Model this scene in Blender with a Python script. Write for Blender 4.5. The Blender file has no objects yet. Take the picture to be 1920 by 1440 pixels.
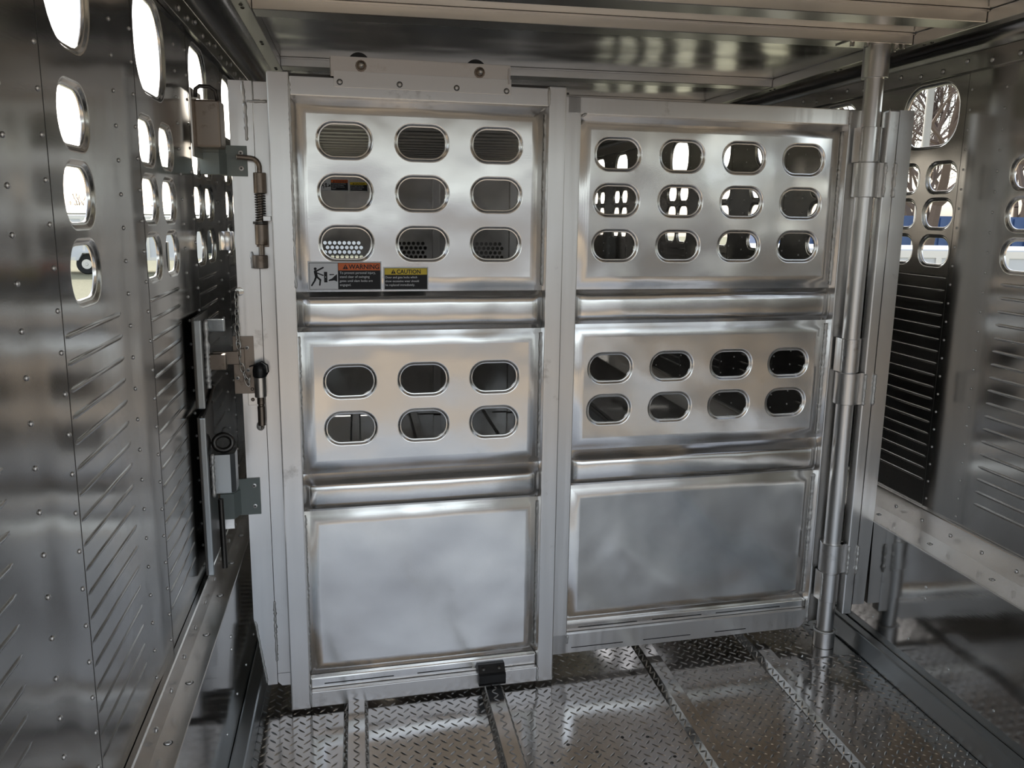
import bpy, bmesh, math, random
from math import sin, cos, pi, radians as rad
from mathutils import Vector, Matrix
from mathutils.geometry import tessellate_polygon
random.seed(7)
S = bpy.context.scene
COL = S.collection

# ------------------------------------------------------------------ camera
H = 1.625
def look():
    yaw, pit, rol = rad(10.36), rad(-11.2), rad(.78)
    f = Vector((sin(yaw)*cos(pit), cos(yaw)*cos(pit), sin(pit)))
    r = Vector((cos(yaw), -sin(yaw), 0)); u = r.cross(f)
    r2 = cos(rol)*r + sin(rol)*u; u2 = -sin(rol)*r + cos(rol)*u
    return Matrix(((r2.x, u2.x, -f.x, 0), (r2.y, u2.y, -f.y, 0), (r2.z, u2.z, -f.z, H), (0, 0, 0, 1)))
cd = bpy.data.cameras.new('camera'); cam = bpy.data.objects.new('camera', cd); COL.objects.link(cam)
cd.sensor_width = 36; cd.lens = 1600/1920*36; cd.clip_start = .02; cd.clip_end = 500
cam.matrix_world = look()
S.camera = cam

# ------------------------------------------------------------------ light, world, exposure
S.view_settings.view_transform = 'Standard'; S.view_settings.look = 'None'
S.view_settings.gamma = 1; S.view_settings.use_curve_mapping = False
S.view_settings.exposure = -.12
S.cycles.max_bounces = 10; S.cycles.glossy_bounces = 7; S.cycles.diffuse_bounces = 3
S.cycles.sample_clamp_indirect = 12
W = bpy.data.worlds.new('sky'); S.world = W; W.use_nodes = True
nt = W.node_tree; bg = nt.nodes['Background']
sky = nt.nodes.new('ShaderNodeTexSky'); sky.sky_type = 'NISHITA'; sky.sun_disc = False
SUN_EL, SUN_AZ = 38, 12          # azimuth measured from +Y towards -X
sky.sun_elevation = rad(SUN_EL); sky.sun_rotation = rad(-SUN_AZ); sky.air_density = 1.3; sky.dust_density = 2.5; sky.altitude = 200
hz = nt.nodes.new('ShaderNodeHueSaturation'); hz.inputs['Saturation'].default_value = .45
nt.links.new(sky.outputs[0], hz.inputs['Color']); nt.links.new(hz.outputs[0], bg.inputs[0]); bg.inputs[1].default_value = .36
sd = bpy.data.lights.new('sun', 'SUN'); sun = bpy.data.objects.new('sun', sd); COL.objects.link(sun)
sd.energy = 3.6; sd.angle = rad(.6); sd.color = (1, .95, .86)
el, az = rad(SUN_EL), rad(SUN_AZ)
sun.rotation_euler = Vector((-sin(az)*cos(el), cos(az)*cos(el), sin(el))).to_track_quat('Z', 'Y').to_euler()
sun.location = (0, 6, 12)

# ------------------------------------------------------------------ materials
def mat(name, color=(.8, .8, .8), metal=0., rough=.5, bump=None, rvar=0., cvar=None, aniso=0., emit=None, stain=None):
    m = bpy.data.materials.new(name); m.use_nodes = True
    N = m.node_tree.nodes; L = m.node_tree.links; p = N['Principled BSDF']
    p.inputs['Base Color'].default_value = (*color, 1); p.inputs['Metallic'].default_value = metal
    p.inputs['Roughness'].default_value = rough
    if aniso: p.inputs['Anisotropic'].default_value = aniso
    tc = N.new('ShaderNodeTexCoord')
    def noise(scale, detail=2., stretch=None, rough_=.5):
        n = N.new('ShaderNodeTexNoise'); n.inputs['Scale'].default_value = scale; n.inputs['Detail'].default_value = detail
        n.inputs['Roughness'].default_value = rough_
        if stretch:
            mp = N.new('ShaderNodeMapping'); mp.inputs['Scale'].default_value = stretch
            L.new(tc.outputs['Object'], mp.inputs[0]); L.new(mp.outputs[0], n.inputs['Vector'])
        else: L.new(tc.outputs['Object'], n.inputs['Vector'])
        return n
    if cvar:
        n = noise(cvar[1], 5); r = N.new('ShaderNodeValToRGB'); r.color_ramp.elements[0].position = .35; r.color_ramp.elements[1].position = .65
        r.color_ramp.elements[0].color = (*color, 1); r.color_ramp.elements[1].color = (*cvar[0], 1)
        L.new(n.outputs[0], r.inputs[0]); src = r.outputs[0]
    else: src = None
    if stain:
        n = noise(stain[1], 6, None, .7); r = N.new('ShaderNodeValToRGB'); r.color_ramp.elements[0].position = stain[2]; r.color_ramp.elements[1].position = stain[2]+.12
        mx = N.new('ShaderNodeMix'); mx.data_type = 'RGBA'; mx.inputs[6].default_value = (*color, 1); mx.inputs[7].default_value = (*stain[0], 1)
        L.new(n.outputs[0], r.inputs[0]); L.new(r.outputs[0], mx.inputs[0])
        if src: L.new(src, mx.inputs[6])
        src = mx.outputs[2]
    if src: L.new(src, p.inputs['Base Color'])
    if rvar:
        n = noise(6, 4); mr = N.new('ShaderNodeMapRange'); mr.inputs[3].default_value = max(.02, rough-rvar); mr.inputs[4].default_value = rough+rvar
        L.new(n.outputs[0], mr.inputs[0]); L.new(mr.outputs[0], p.inputs['Roughness'])
    if bump:
        prev = None
        for b in bump:                      # (scale, distance, stretch)
            n = noise(b[0], b[3] if len(b) > 3 else 1.5, b[2] if len(b) > 2 else None)
            bn = N.new('ShaderNodeBump'); bn.inputs['Strength'].default_value = 1; bn.inputs['Distance'].default_value = b[1]
            L.new(n.outputs[0], bn.inputs['Height'])
            if prev: L.new(prev.outputs[0], bn.inputs['Normal'])
            prev = bn
        L.new(prev.outputs[0], p.inputs['Normal'])
    if emit:
        p.inputs['Emission Color'].default_value = (*emit[0], 1); p.inputs['Emission Strength'].default_value = emit[1]
    return m
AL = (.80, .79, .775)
M = dict(
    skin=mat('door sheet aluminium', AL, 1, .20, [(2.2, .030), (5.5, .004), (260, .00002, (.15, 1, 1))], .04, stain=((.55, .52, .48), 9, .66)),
    tube=mat('tube aluminium', (.80, .79, .78), 1, .30, [(26, .0012, (1, 1, .05)), (300, .00003, (1, 1, .04))], .06, stain=((.5, .48, .46), 7, .62)),
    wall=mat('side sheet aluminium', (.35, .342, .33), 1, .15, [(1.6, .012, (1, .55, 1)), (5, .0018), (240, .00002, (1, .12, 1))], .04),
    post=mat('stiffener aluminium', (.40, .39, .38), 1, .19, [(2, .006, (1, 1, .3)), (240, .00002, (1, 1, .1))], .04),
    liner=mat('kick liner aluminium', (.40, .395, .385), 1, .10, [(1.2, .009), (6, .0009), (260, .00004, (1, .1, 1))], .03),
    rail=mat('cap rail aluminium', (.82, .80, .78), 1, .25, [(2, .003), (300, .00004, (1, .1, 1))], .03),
    ceil=mat('ceiling sheet aluminium', (.80, .785, .765), 1, .20, [(1.5, .022, (1, 1.6, 1)), (6, .0012)], .04),
    joist=mat('joist aluminium', (.80, .78, .755), 1, .30, [(3, .001, (.3, 1, 1))], .05),
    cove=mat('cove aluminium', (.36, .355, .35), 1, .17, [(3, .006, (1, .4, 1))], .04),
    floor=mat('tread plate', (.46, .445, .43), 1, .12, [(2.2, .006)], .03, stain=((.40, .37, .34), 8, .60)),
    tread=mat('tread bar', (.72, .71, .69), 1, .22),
    curb=mat('galvanised curb', (.42, .45, .47), 1, .33, [(5, .001), (120, .0001)], .06),
    weld=mat('weld bead', (.82, .81, .79), .6, .45, [(150, .0006)], .06),
    rim=mat('rolled hole rim', (.84, .83, .81), 1, .20),
    rivet=mat('rivet metal', (.80, .79, .78), .85, .38),
    rdark=mat('rivet recess', (.10, .10, .10), .6, .5),
    steel=mat('raw brown steel', (.30, .25, .21), 1, .42, [(40, .0004)], .08, stain=((.16, .12, .09), 12, .55)),
    grey=mat('grey painted bracket', (.27, .31, .30), .15, .45, [(120, .0003)]),
    dark=mat('dark oiled steel', (.09, .085, .08), .9, .35, [(40, .0004)]),
    zinc=mat('zinc chain', (.62, .60, .56), 1, .25),
    black=mat('black plastic', (.012, .012, .013), 0, .38, [(60, .0004)]),
    seam=mat('joint shadow gap', (.13, .125, .12), .8, .5),
    slot=mat('cut slot', (.04, .038, .036), .4, .7),
    white=mat('sticker white', (.92, .93, .96), 0, .5), ink=mat('sticker black', (.008, .008, .012), 0, .55),
    orange=mat('sticker orange', (.85, .17, .03), 0, .35), yellow=mat('sticker yellow', (.85, .62, .03), 0, .35),
    grime=mat('darkened bracket aluminium', (.74, .70, .66), 1, .30, [(6, .001)], .05, stain=((.60, .53, .47), 7, .56)),
    bark=mat('bark', (.16, .12, .10), 0, .9, [(20, .01)]), tyre=mat('tyre rubber', (.02, .02, .02), 0, .8),
    paint=mat('white trailer paint', (.75, .76, .78), 0, .35), blue=mat('blue container paint', (.07, .13, .30), 0, .45),
    shed=mat('shed cladding', (.42, .40, .36), .1, .5), roofm=mat('shed roof', (.30, .32, .33), .2, .45),
    brick=mat('slate cladding', (.17, .18, .20), 0, .7), glass=mat('dark window', (.03, .035, .04), 0, .08),
    grass=mat('grass blades', (.10, .16, .03), 0, .9, cvar=((.20, .21, .07), 3)),
)
def ground_mat():
    m = mat('ground', (.52, .40, .265), 0, .95, [(8, .02)], cvar=((.44, .335, .22), 1.2))
    N = m.node_tree.nodes; L = m.node_tree.links; p = N['Principled BSDF']
    src = p.inputs['Base Color'].links[0].from_socket
    g = N.new('ShaderNodeTexNoise'); g.inputs['Scale'].default_value = 14; g.inputs['Detail'].default_value = 6
    geo = N.new('ShaderNodeNewGeometry'); sx = N.new('ShaderNodeSeparateXYZ'); L.new(geo.outputs['Position'], sx.inputs[0])
    L.new(geo.outputs['Position'], g.inputs['Vector'])
    cr = N.new('ShaderNodeValToRGB'); cr.color_ramp.elements[0].color = (.16, .155, .09, 1); cr.color_ramp.elements[1].color = (.34, .325, .215, 1)
    L.new(g.outputs[0], cr.inputs[0])
    st = N.new('ShaderNodeMapRange'); st.inputs[1].default_value = 1.5; st.inputs[2].default_value = 3.5; L.new(sx.outputs['Y'], st.inputs[0])
    mx = N.new('ShaderNodeMix'); mx.data_type = 'RGBA'; L.new(st.outputs[0], mx.inputs[0]); L.new(src, mx.inputs[6]); L.new(cr.outputs[0], mx.inputs[7])
    # asphalt road beyond the gravel yard
    s2 = N.new('ShaderNodeMapRange'); s2.inputs[1].default_value = -9.0; s2.inputs[2].default_value = -7.6; L.new(sx.outputs['Y'], s2.inputs[0])
    m2 = N.new('ShaderNodeMix'); m2.data_type = 'RGBA'; m2.inputs[6].default_value = (.12, .11, .10, 1); L.new(s2.outputs[0], m2.inputs[0]); L.new(mx.outputs[2], m2.inputs[7])
    L.new(m2.outputs[2], p.inputs['Base Color'])
    return m
M['ground'] = ground_mat()

# ------------------------------------------------------------------ helpers
def tag(o, label=None, cat=None, group=None, kind=None):
    if label: o['label'] = label
    if cat: o['category'] = cat
    if group: o['group'] = group
    if kind: o['kind'] = kind
    return o
def empty(name, loc=(0, 0, 0), rz=0, **k):
    o = bpy.data.objects.new(name, None); COL.objects.link(o); o.location = loc; o.rotation_euler = (0, 0, rz); o.empty_display_size = .1
    return tag(o, **k)
def obj(name, bm, m, parent=None, smooth=False, **k):
    me = bpy.data.meshes.new(name)
    if isinstance(bm, bmesh.types.BMesh):
        bmesh.ops.recalc_face_normals(bm, faces=bm.faces); bm.to_mesh(me); bm.free()
    else: me.from_pydata(bm[0], [], bm[1])
    me.materials.append(M[m] if isinstance(m, str) else m)
    if smooth: me.polygons.foreach_set('use_smooth', [True]*len(me.polygons)); 
    if smooth and smooth is not True: me.set_sharp_from_angle(angle=rad(smooth))
    me.update()
    o = bpy.data.objects.new(name, me); COL.objects.link(o)
    if parent: o.parent = parent
    return tag(o, **k)
def link_copy(o, parent=None, loc=None, rot=None, mtx=None):
    c = o.copy(); COL.objects.link(c); c.parent = parent if parent else o.parent
    if loc is not None: c.location = loc
    if rot is not None: c.rotation_euler = rot
    return c
def copy_tree(o, parent=None):
    c = o.copy(); COL.objects.link(c); c.parent = parent
    for ch in list(o.children): copy_tree(ch, c)
    return c
def NB(): return bmesh.new()
def bx(bm, x0, x1, y0, y1, z0, z1, bev=0.):
    vs = [bm.verts.new(v) for v in ((x0, y0, z0), (x1, y0, z0), (x1, y1, z0), (x0, y1, z0), (x0, y0, z1), (x1, y0, z1), (x1, y1, z1), (x0, y1, z1))]
    fs = [bm.faces.new([vs[i] for i in q]) for q in ((0, 3, 2, 1), (4, 5, 6, 7), (0, 1, 5, 4), (1, 2, 6, 5), (2, 3, 7, 6), (3, 0, 4, 7))]
    if bev: bmesh.ops.bevel(bm, geom=list({e for f in fs for e in f.edges}), offset=bev, segments=2, profile=.6, affect='EDGES')
    return bm
def box(name, m, parent, *a, bev=.0, **k): return obj(name, bx(NB(), *a, bev=bev), m, parent, **k)
def prism(bm, pts, ax, a, b):
    """polygon pts in the two axes other than ax, extruded from a to b"""
    def P(p, t):
        return {'x': (t, p[0], p[1]), 'y': (p[0], t, p[1]), 'z': (p[0], p[1], t)}[ax]
    A = [bm.verts.new(P(p, a)) for p in pts]; B = [bm.verts.new(P(p, b)) for p in pts]; n = len(pts)
    for i in range(n): bm.faces.new((A[i], A[(i+1) % n], B[(i+1) % n], B[i]))
    bm.faces.new(A[::-1]); bm.faces.new(B)
    return bm
def tube(bm, path, r, seg=12, closed=False, caps=True, taper=None):
    path = [Vector(p) for p in path]; n = len(path); rings = []; up = None
    for i, p in enumerate(path):
        a = path[(i-1) % n] if (closed or i > 0) else p; b = path[(i+1) % n] if (closed or i < n-1) else p
        t = (b-a).normalized()
        if up is None: up = t.orthogonal().normalized()
        up = (up - t*up.dot(t)).normalized(); s = t.cross(up)
        rr = taper[i] if taper else r
        rings.append([bm.verts.new(p + rr*(cos(2*pi*k/seg)*up + sin(2*pi*k/seg)*s)) for k in range(seg)])
    for i in range(n if closed else n-1):
        A, B = rings[i], rings[(i+1) % n]
        for k in range(seg): bm.faces.new((A[k], A[(k+1) % seg], B[(k+1) % seg], B[k]))
    if not closed and caps: bm.faces.new(rings[0][::-1]); bm.faces.new(rings[-1])
    return bm
def lathe(bm, prof, c=(0, 0, 0), seg=24, axis='z'):
    rings = []
    for r, h in prof:
        ring = []
        for k in range(seg):
            a = 2*pi*k/seg; x, y = r*cos(a), r*sin(a)
            v = {'z': (x, y, h), 'y': (x, h, y), 'x': (h, x, y)}[axis]
            ring.append(bm.verts.new((v[0]+c[0], v[1]+c[1], v[2]+c[2])))
        rings.append(ring)
    for A, B in zip(rings, rings[1:]):
        for k in range(seg): bm.faces.new((A[k], A[(k+1) % seg], B[(k+1) % seg], B[k]))
    bm.faces.new(rings[0][::-1]); bm.faces.new(rings[-1])
    return bm
def rrect(cx, cy, w, h, r, seg=7):
    """rounded rectangle outline, counter-clockwise"""
    out = []
    for sx, sy, a0 in ((1, 1, 0), (-1, 1, 90), (-1, -1, 180), (1, -1, 270)):
        for k in range(seg+1):
            a = rad(a0 + 90*k/seg); out.append((cx + sx*(w/2-r) + r*cos(a), cy + sy*(h/2-r) + r*sin(a)))
    return out
def plate(outer, holes, P, t):
    """flat sheet with holes; P maps (a, b, depth) to 3-D; t = thickness"""
    bm = NB(); polys = [outer] + [h[::-1] for h in holes]
    flat = [p for q in polys for p in q]
    F = [bm.verts.new(P(p[0], p[1], 0)) for p in flat]; B = [bm.verts.new(P(p[0], p[1], t)) for p in flat]
    for tri in tessellate_polygon([[Vector((p[0], p[1], 0)) for p in q] for q in polys]):
        try: bm.faces.new([F[i] for i in tri]); bm.faces.new([B[i] for i in tri][::-1])
        except ValueError: pass
    o = 0
    for q in polys:
        n = len(q)
        for i in range(n): bm.faces.new((F[o+i], F[o+(i+1) % n], B[o+(i+1) % n], B[o+i]))
        o += n
    return bm
RIMP = ((.013, 0.), (.011, .0002), (.008, .002), (.005, .0048), (.0035, .0056), (.0015, .0052), (0., .0062), (0., .012))
def rim_bm(w, h, r, P, prof=RIMP):
    bm = NB(); rings = []
    for off, d in prof:
        rings.append([bm.verts.new(P(p[0], p[1], d)) for p in rrect(0, 0, w+2*off, h+2*off, r+off)])
    for A, B in zip(rings, rings[1:]):
        n = len(A)
        for i in range(n): bm.faces.new((A[i], A[(i+1) % n], B[(i+1) % n], B[i]))
    return bm
def rivet_bm(P, c=(0, 0), r=.005, hgt=.003, seg=10):
    """domed pop rivet standing on a sheet; P(a, b, depth), negative depth = towards the viewer"""
    bm = NB()
    add_rivet(bm, P, c, r, hgt, seg); return bm
def add_rivet(bm, P, c=(0, 0), r=.005, hgt=.003, seg=8):
    rings = [[bm.verts.new(P(c[0]+rr*cos(2*pi*k/seg), c[1]+rr*sin(2*pi*k/seg), -d)) for k in range(seg)] for rr, d in ((r, 0), (r*.92, hgt*.5), (r*.5, hgt))]
    for A, B in zip(rings, rings[1:]):
        for k in range(seg): bm.faces.new((A[k], A[(k+1) % seg], B[(k+1) % seg], B[k]))
    bm.faces.new(rings[-1])
def bead(bm, a, b, r=.004, seed=0):
    """lumpy weld bead from a to b"""
    rnd = random.Random(seed); a, b = Vector(a), Vector(b); L = (b-a).length; n = max(3, int(L/.006))
    path = []; tp = []
    for i in range(n+1):
        path.append(a.lerp(b, i/n) + Vector((rnd.uniform(-1, 1), rnd.uniform(-.5, .5), rnd.uniform(-1, 1)))*.0008)
        tp.append(r*(.65+.7*rnd.random()) * (.7 if i in (0, n) else 1))
    tube(bm, path, r, 6, taper=tp); return bm

# ------------------------------------------------------------------ dimensions
XL, XR = -.446, 2.008          # side sheets
Y0, Y1 = -.66, 11.0             # rear opening, front bulkhead
ZC = 2.245                     # ceiling sheet
LL, LR = -.386, 1.885          # kick liner faces
ZR = .516                      # kick liner top
GZ = -.9                       # ground outside

# ------------------------------------------------------------------ floor: tread plate with raised ribs
ribs = (-.033, .433, 1.052, 1.487)
def floor_profile():
    pts = [(LL-.03, 0)]
    for x in ribs: pts += [(x-.040, 0), (x-.024, .022), (x+.028, .022), (x+.040, 0)]
    pts.append((LR+.03, 0)); return pts
fp = floor_profile()
bm = NB()
lo = [bm.verts.new((x, Y0, z)) for x, z in fp]; hi = [bm.verts.new((x, Y1, z)) for x, z in fp]
for i in range(len(fp)-1): bm.faces.new((lo[i], lo[i+1], hi[i+1], hi[i]))
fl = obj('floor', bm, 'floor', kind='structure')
fl['label'] = 'shiny diamond tread plate floor with raised lengthwise ribs'
box('floor_beam', 'dark', fl, LL-.06, LR+.06, Y0, Y1, -.12, -.004)
V, F = [], []
seglen = [math.dist(fp[i], fp[i+1]) for i in range(len(fp)-1)]
s0 = 0; j = 0
pitch = .0212
for si in range(len(fp)-1):
    (xa, za), (xb, zb) = fp[si], fp[si+1]; L = seglen[si]; tx, tz = (xb-xa)/L, (zb-za)/L; nx, nz = -tz, tx
    spots = []
    if L > .08:
        k = 0
        while True:
            v = Y0 + .014 + k*pitch
            if v > 4.4: break
            u = ((k % 2)*pitch - s0) % (2*pitch)
            while u < L:
                if .006 < u < L-.006: spots.append((u, v, 1 if k % 2 else -1))
                u += 2*pitch
            k += 1
    else:
        v = Y0 + .014; k = si
        while v < 4.4: spots.append((L/2, v, 1 if k % 2 else -1)); v += pitch; k += 1
    for u, v, sg in spots:
            a = rad(45*sg); ca, sa = cos(a), sin(a)
            hl, hw, hh = .0158 if L > .08 else min(.0145, L*.6), .0036, .0024
            b0 = len(V)
            for (l, w, h) in ((-hl, 0, 0), (-hl*.35, -hw, 0), (hl*.35, -hw, 0), (hl, 0, 0), (hl*.35, hw, 0), (-hl*.35, hw, 0), (-hl*.6, 0, hh), (hl*.6, 0, hh)):
                du, dv = l*ca - w*sa, l*sa + w*ca
                V.append((xa + tx*(u+du) + nx*(h+.0002), v+dv, za + tz*(u+du) + nz*(h+.0002)))
            F += [(b0, b0+1, b0+6), (b0+1, b0+2, b0+7, b0+6), (b0+2, b0+3, b0+7), (b0+3, b0+4, b0+7), (b0+4, b0+5, b0+6, b0+7), (b0+5, b0, b0+6)]
    s0 += L
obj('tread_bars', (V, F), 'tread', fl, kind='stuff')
def PF(a, b, d): return (a, b, -d)
first = None
for x, y in ((.62, 2.33), (.70, 2.28), (.80, 2.34), (.83, 2.20), (.88, 2.33), (.93, 2.22), (1.18, 2.22), (1.32, 2.27), (.55, 2.25), (.20, 2.3)):
    if first is None: first = obj('floor_screw', rivet_bm(PF, r=.006, hgt=.0022), 'dark', fl); first.location = (x, y, .0)
    else: link_copy(first, loc=(x, y, 0))
# curbs along the foot of the liners
def curb(name, x0, x1, label):
    o = box(name, 'curb', None, x0, x1, Y0, Y1, .0005, .088, bev=.006, kind='structure'); o['label'] = label
curb('trim_1', LL+.0005, -.340, 'galvanised square curb along the foot of the left wall')
curb('trim_2', 1.846, LR-.0005, 'galvanised square curb along the foot of the right wall')

# ------------------------------------------------------------------ side walls
def side_wall(side):
    left = side == 'left'
    X = XL if left else XR; s = 1 if left else -1          # s: inward direction
    w = empty('wall_'+side, (X, 0, 0), kind='structure')
    w['label'] = 'punched aluminium side wall of the trailer, %s side' % side
    def P(a, b, d): return (-s*d, a, b)                       # d>0 = outwards
    zlo, zhi = ZR-.02, 2.20
    if left:
        sheets = [(-.36, .20, 0, [], None), (.20, .62, .80, [(.30, .145)], .41), (.80, 1.225, 1.40, [(.95, .145)], 1.02), (1.40, 1.785, 1.965, [(1.548, .145)], 1.56), (1.965, 2.39, 2.567, [(2.052, .145), (2.252, .145)], 2.145)]
        sheets = sheets[1:]; y = 2.567
    else: sheets = []; y = 2.645-.605*4
    if left: sheets.insert(0, (-.40, .03, .20, [(-.25, .145), (-.08, .145)], -.17)); sheets.insert(0, (Y0, -.56, -.40, [], None))
    else: sheets.insert(0, (Y0, -.08, y, [(-.50, .145), (-.28, .145)], -.39))
    while y < Y1-.3:
        sheets.append((y, y+(.425 if left else .415), min(y+.605, Y1), [(y+.095, .145), (y+(.280 if left else .292), .145)], y+.190)); y += .605
    rims = {}
    def rim(parent, cx, cz, wd, ht, r):
        k = (wd, ht)
        if k not in rims:
            o = obj('hole_rim', rim_bm(wd, ht, r, P), 'rim', parent, smooth=True); rims[k] = o; o.location = (0, cx, cz)
        else: o = link_copy(rims[k], parent, (0, cx, cz))
    louv = [None]
    def louver(parent, y0, y1, z):
        if louv[0] is None:
            bm = NB(); L = y1-y0; ps = ((0, 0), (.006, .3), (.016, 1), (L-.016, 1), (L-.006, .3), (L, 0))
            rows = []
            for yy, f in ps:
                rows.append([bm.verts.new((s*d*f, yy, zz*(.4+.6*f))) for zz, d in ((.0052, 0), (.0030, .0014), (0, .0024), (-.0030, .0014), (-.0052, 0))])
            for A, B in zip(rows, rows[1:]):
                for i in range(4): bm.faces.new((A[i], A[i+1], B[i+1], B[i]))
            louv[0] = obj('louver', bm, 'wall', parent, smooth=True); louv[0].location = (0, y0, z)
        else: link_copy(louv[0], parent, (0, y0, z))
    far = 5.2
    for (a, b, c, cols, big) in sheets:
        holes = []; rr = []
        for cy, wd in cols:
            for cz in (1.773, 1.648, 1.521): holes.append(rrect(cy, cz, wd+.026, .089+.026, .042+.013)); rr.append((cy, cz, wd, .089, .042))
        bw = .22 if len(cols) == 1 else .285
        bh = .20
        if big is not None: holes.append(rrect(big, 1.985, bw+.026, bh+.026, .085+.013)); rr.append((big, 1.985, bw, bh, .085))
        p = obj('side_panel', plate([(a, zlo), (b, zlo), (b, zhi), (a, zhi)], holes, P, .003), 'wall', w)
        for q in rr: rim(p, *q)
        if a < far and cols:
            z = 1.43; l0 = a+.012
            while z > .66:
                louver(p, l0, l0+(.325 if left else .345), z); z -= .0428
        # strip over the post: swells inwards, its far edge laps over the next sheet
        n = 10; rows = []; bm = NB()
        for k in range(n+1):
            t = k/n; yy = b + (c-b)*t; dd = .0018*sin(min(1, t*1.6)*pi/2)**2 if t < .62 else .0018
            rows.append((bm.verts.new(P(yy, zlo, -dd)), bm.verts.new(P(yy, zhi, -dd))))
        rows.append((bm.verts.new(P(c, zlo, .002)), bm.verts.new(P(c, zhi, .002))))
        for A, B in zip(rows, rows[1:]): bm.faces.new((A[0], B[0], B[1], A[1]))
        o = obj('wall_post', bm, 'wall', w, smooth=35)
        if c < Y1-.1: obj('sheet_seam', bx(NB(), *sorted((s*.0002, s*.0024)), c+.0004, c+.0011, zlo+.09, 2.106), 'seam', w)
        bm = NB(); z = .63; Pp = lambda A, B, D: P(A, B, D-.0018)
        while z < 2.09:
            add_rivet(bm, lambda A, B, D: P(A, B, D-.0004), (b+.016, z), .0044, .0030, 8); add_rivet(bm, Pp, (c-.017, z+.012), .0044, .0030, 8); z += .064
        obj('post_rivets', bm, 'rivet', o, smooth=50, kind='stuff')
    # top trim with rivets
    t = obj('top_flange', bx(NB(), *((0.0, .015) if left else (-.015, 0)), Y0, Y1, 2.106, 2.165, bev=.002), 'post', w)
    t.location = (s*.001, 0, 0)
    Pt = (lambda A, B, D: (.016-D, A, B)) if left else (lambda A, B, D: (-.016+D, A, B))
    fr = obj('rivet', rivet_bm(Pt, r=.0085, hgt=.005), 'rivet', t, smooth=50); k = 0
    y = 1.35
    while y < 4.6:
        if k == 0: fr.location = (0, y, 2.127)
        else: link_copy(fr, t, (0, y, 2.127 + (.014 if k % 3 == 2 else 0)))
        k += 1; y += .118
    # kick liner: face, cap rail, flange
    bb = empty('baseboard_'+side, (0, 0, 0), kind='structure')
    bb['label'] = 'mirror-like kick liner with riveted cap rail along the %s wall' % side
    xf = LL if left else LR; xw = X + s*.0015
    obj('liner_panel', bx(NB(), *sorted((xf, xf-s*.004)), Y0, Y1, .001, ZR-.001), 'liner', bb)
    xc = xw + s*.005
    rl = obj('cap_rail', bx(NB(), *sorted((xf+s*.003, xw)), Y0, Y1, ZR, ZR+.006, bev=.0015), 'rail', bb)
    flg = obj('rail_flange', prism(NB(), [(xw, ZR+.006), (xc+s*.004, ZR+.006), (xw+s*.001+s*.013, ZR+.086), (xw+s*.001+s*.010, ZR+.089), (xw, ZR+.089)], 'y', Y0, Y1), 'rail', bb)
    # rivets
    def Pu(A, B, D): return (A, B, -D)
    fr = obj('rivet', rivet_bm(Pu, r=.0075, hgt=.004), 'rivet', rl, smooth=50); dk = obj('rivet_collar', rivet_bm(Pu, r=.0105, hgt=.0006), 'rdark', rl)
    y = 1.0; k = 0
    mx = (xf+xc)/2
    while y < 4.4:
        if k == 0: fr.location = (mx, y, ZR+.006); dk.location = (mx, y, ZR+.0058)
        else: link_copy(fr, rl, (mx, y, ZR+.006)); link_copy(dk, rl, (mx, y, ZR+.0058))
        y += .24 if left else .30; k += 1
    Pf = (lambda A, B, D: (-D, A, B)) if left else (lambda A, B, D: (D, A, B))
    f2 = obj('rivet', rivet_bm(Pf, r=.0068, hgt=.004), 'rivet', flg, smooth=50); y = .95; k = 0
    while y < 4.4:
        L = (xw + s*.0128, y, ZR+.045)
        if k == 0: f2.location = L
        else: link_copy(f2, flg, L)
        y += .152; k += 1
    bm = NB(); y = .8
    while y < 4.8:
        for zz in (.16,): add_rivet(bm, (lambda A, B, D: (xf - s*D, A, B)), (y, zz + (.02 if int(y*7) % 2 else 0)), .0045, .003)
        y += .21
    for yy, zz in ((2.42, .40), (2.42, .36), (3.05, .40)): add_rivet(bm, (lambda A, B, D: (xf - s*D, A, B)), (yy, zz), .006, .0035)
    obj('liner_rivets', bm, 'rivet', bb, kind='stuff')
    return w
side_wall('left'); side_wall('right')

# ------------------------------------------------------------------ ceiling
ce = empty('ceiling', (0, 0, 0), kind='structure'); ce['label'] = 'polished aluminium ceiling sheet with crosswise joists'
box('ceiling_sheet', 'ceil', ce, XL-.02, XR+.02, Y0, Y1, ZC, ZC+.01)
JX0, JX1 = -.285, 1.868
jy = [-.64, -.33, .02, .37, .72, 1.07, 1.42, 1.77, 2.07, 2.42, 2.77, 3.78, 4.56, 4.9, 5.2, 5.5, 5.8, 6.1, 6.4, 6.7, 7.0] + [7.3+.3*i for i in range(12)]
jb = NB(); prism(jb, [(0, .035), (0, .002), (.002, 0), (.098, 0), (.10, .002), (.10, .006), (.056, .006), (.052, .035)], 'x', JX0, JX1)
j0 = obj('ceiling_joist', jb, 'joist', ce); lip = box('joist_lip', 'joist', j0, JX0, JX1, -.010, -.0005, .029, .0345)
for i, y in enumerate(jy):
    if i == 0: j0.location = (0, y, ZC-.036)
    else:
        c = link_copy(j0, loc=(0, y, ZC-.036)); d = link_copy(lip, c)
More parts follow.
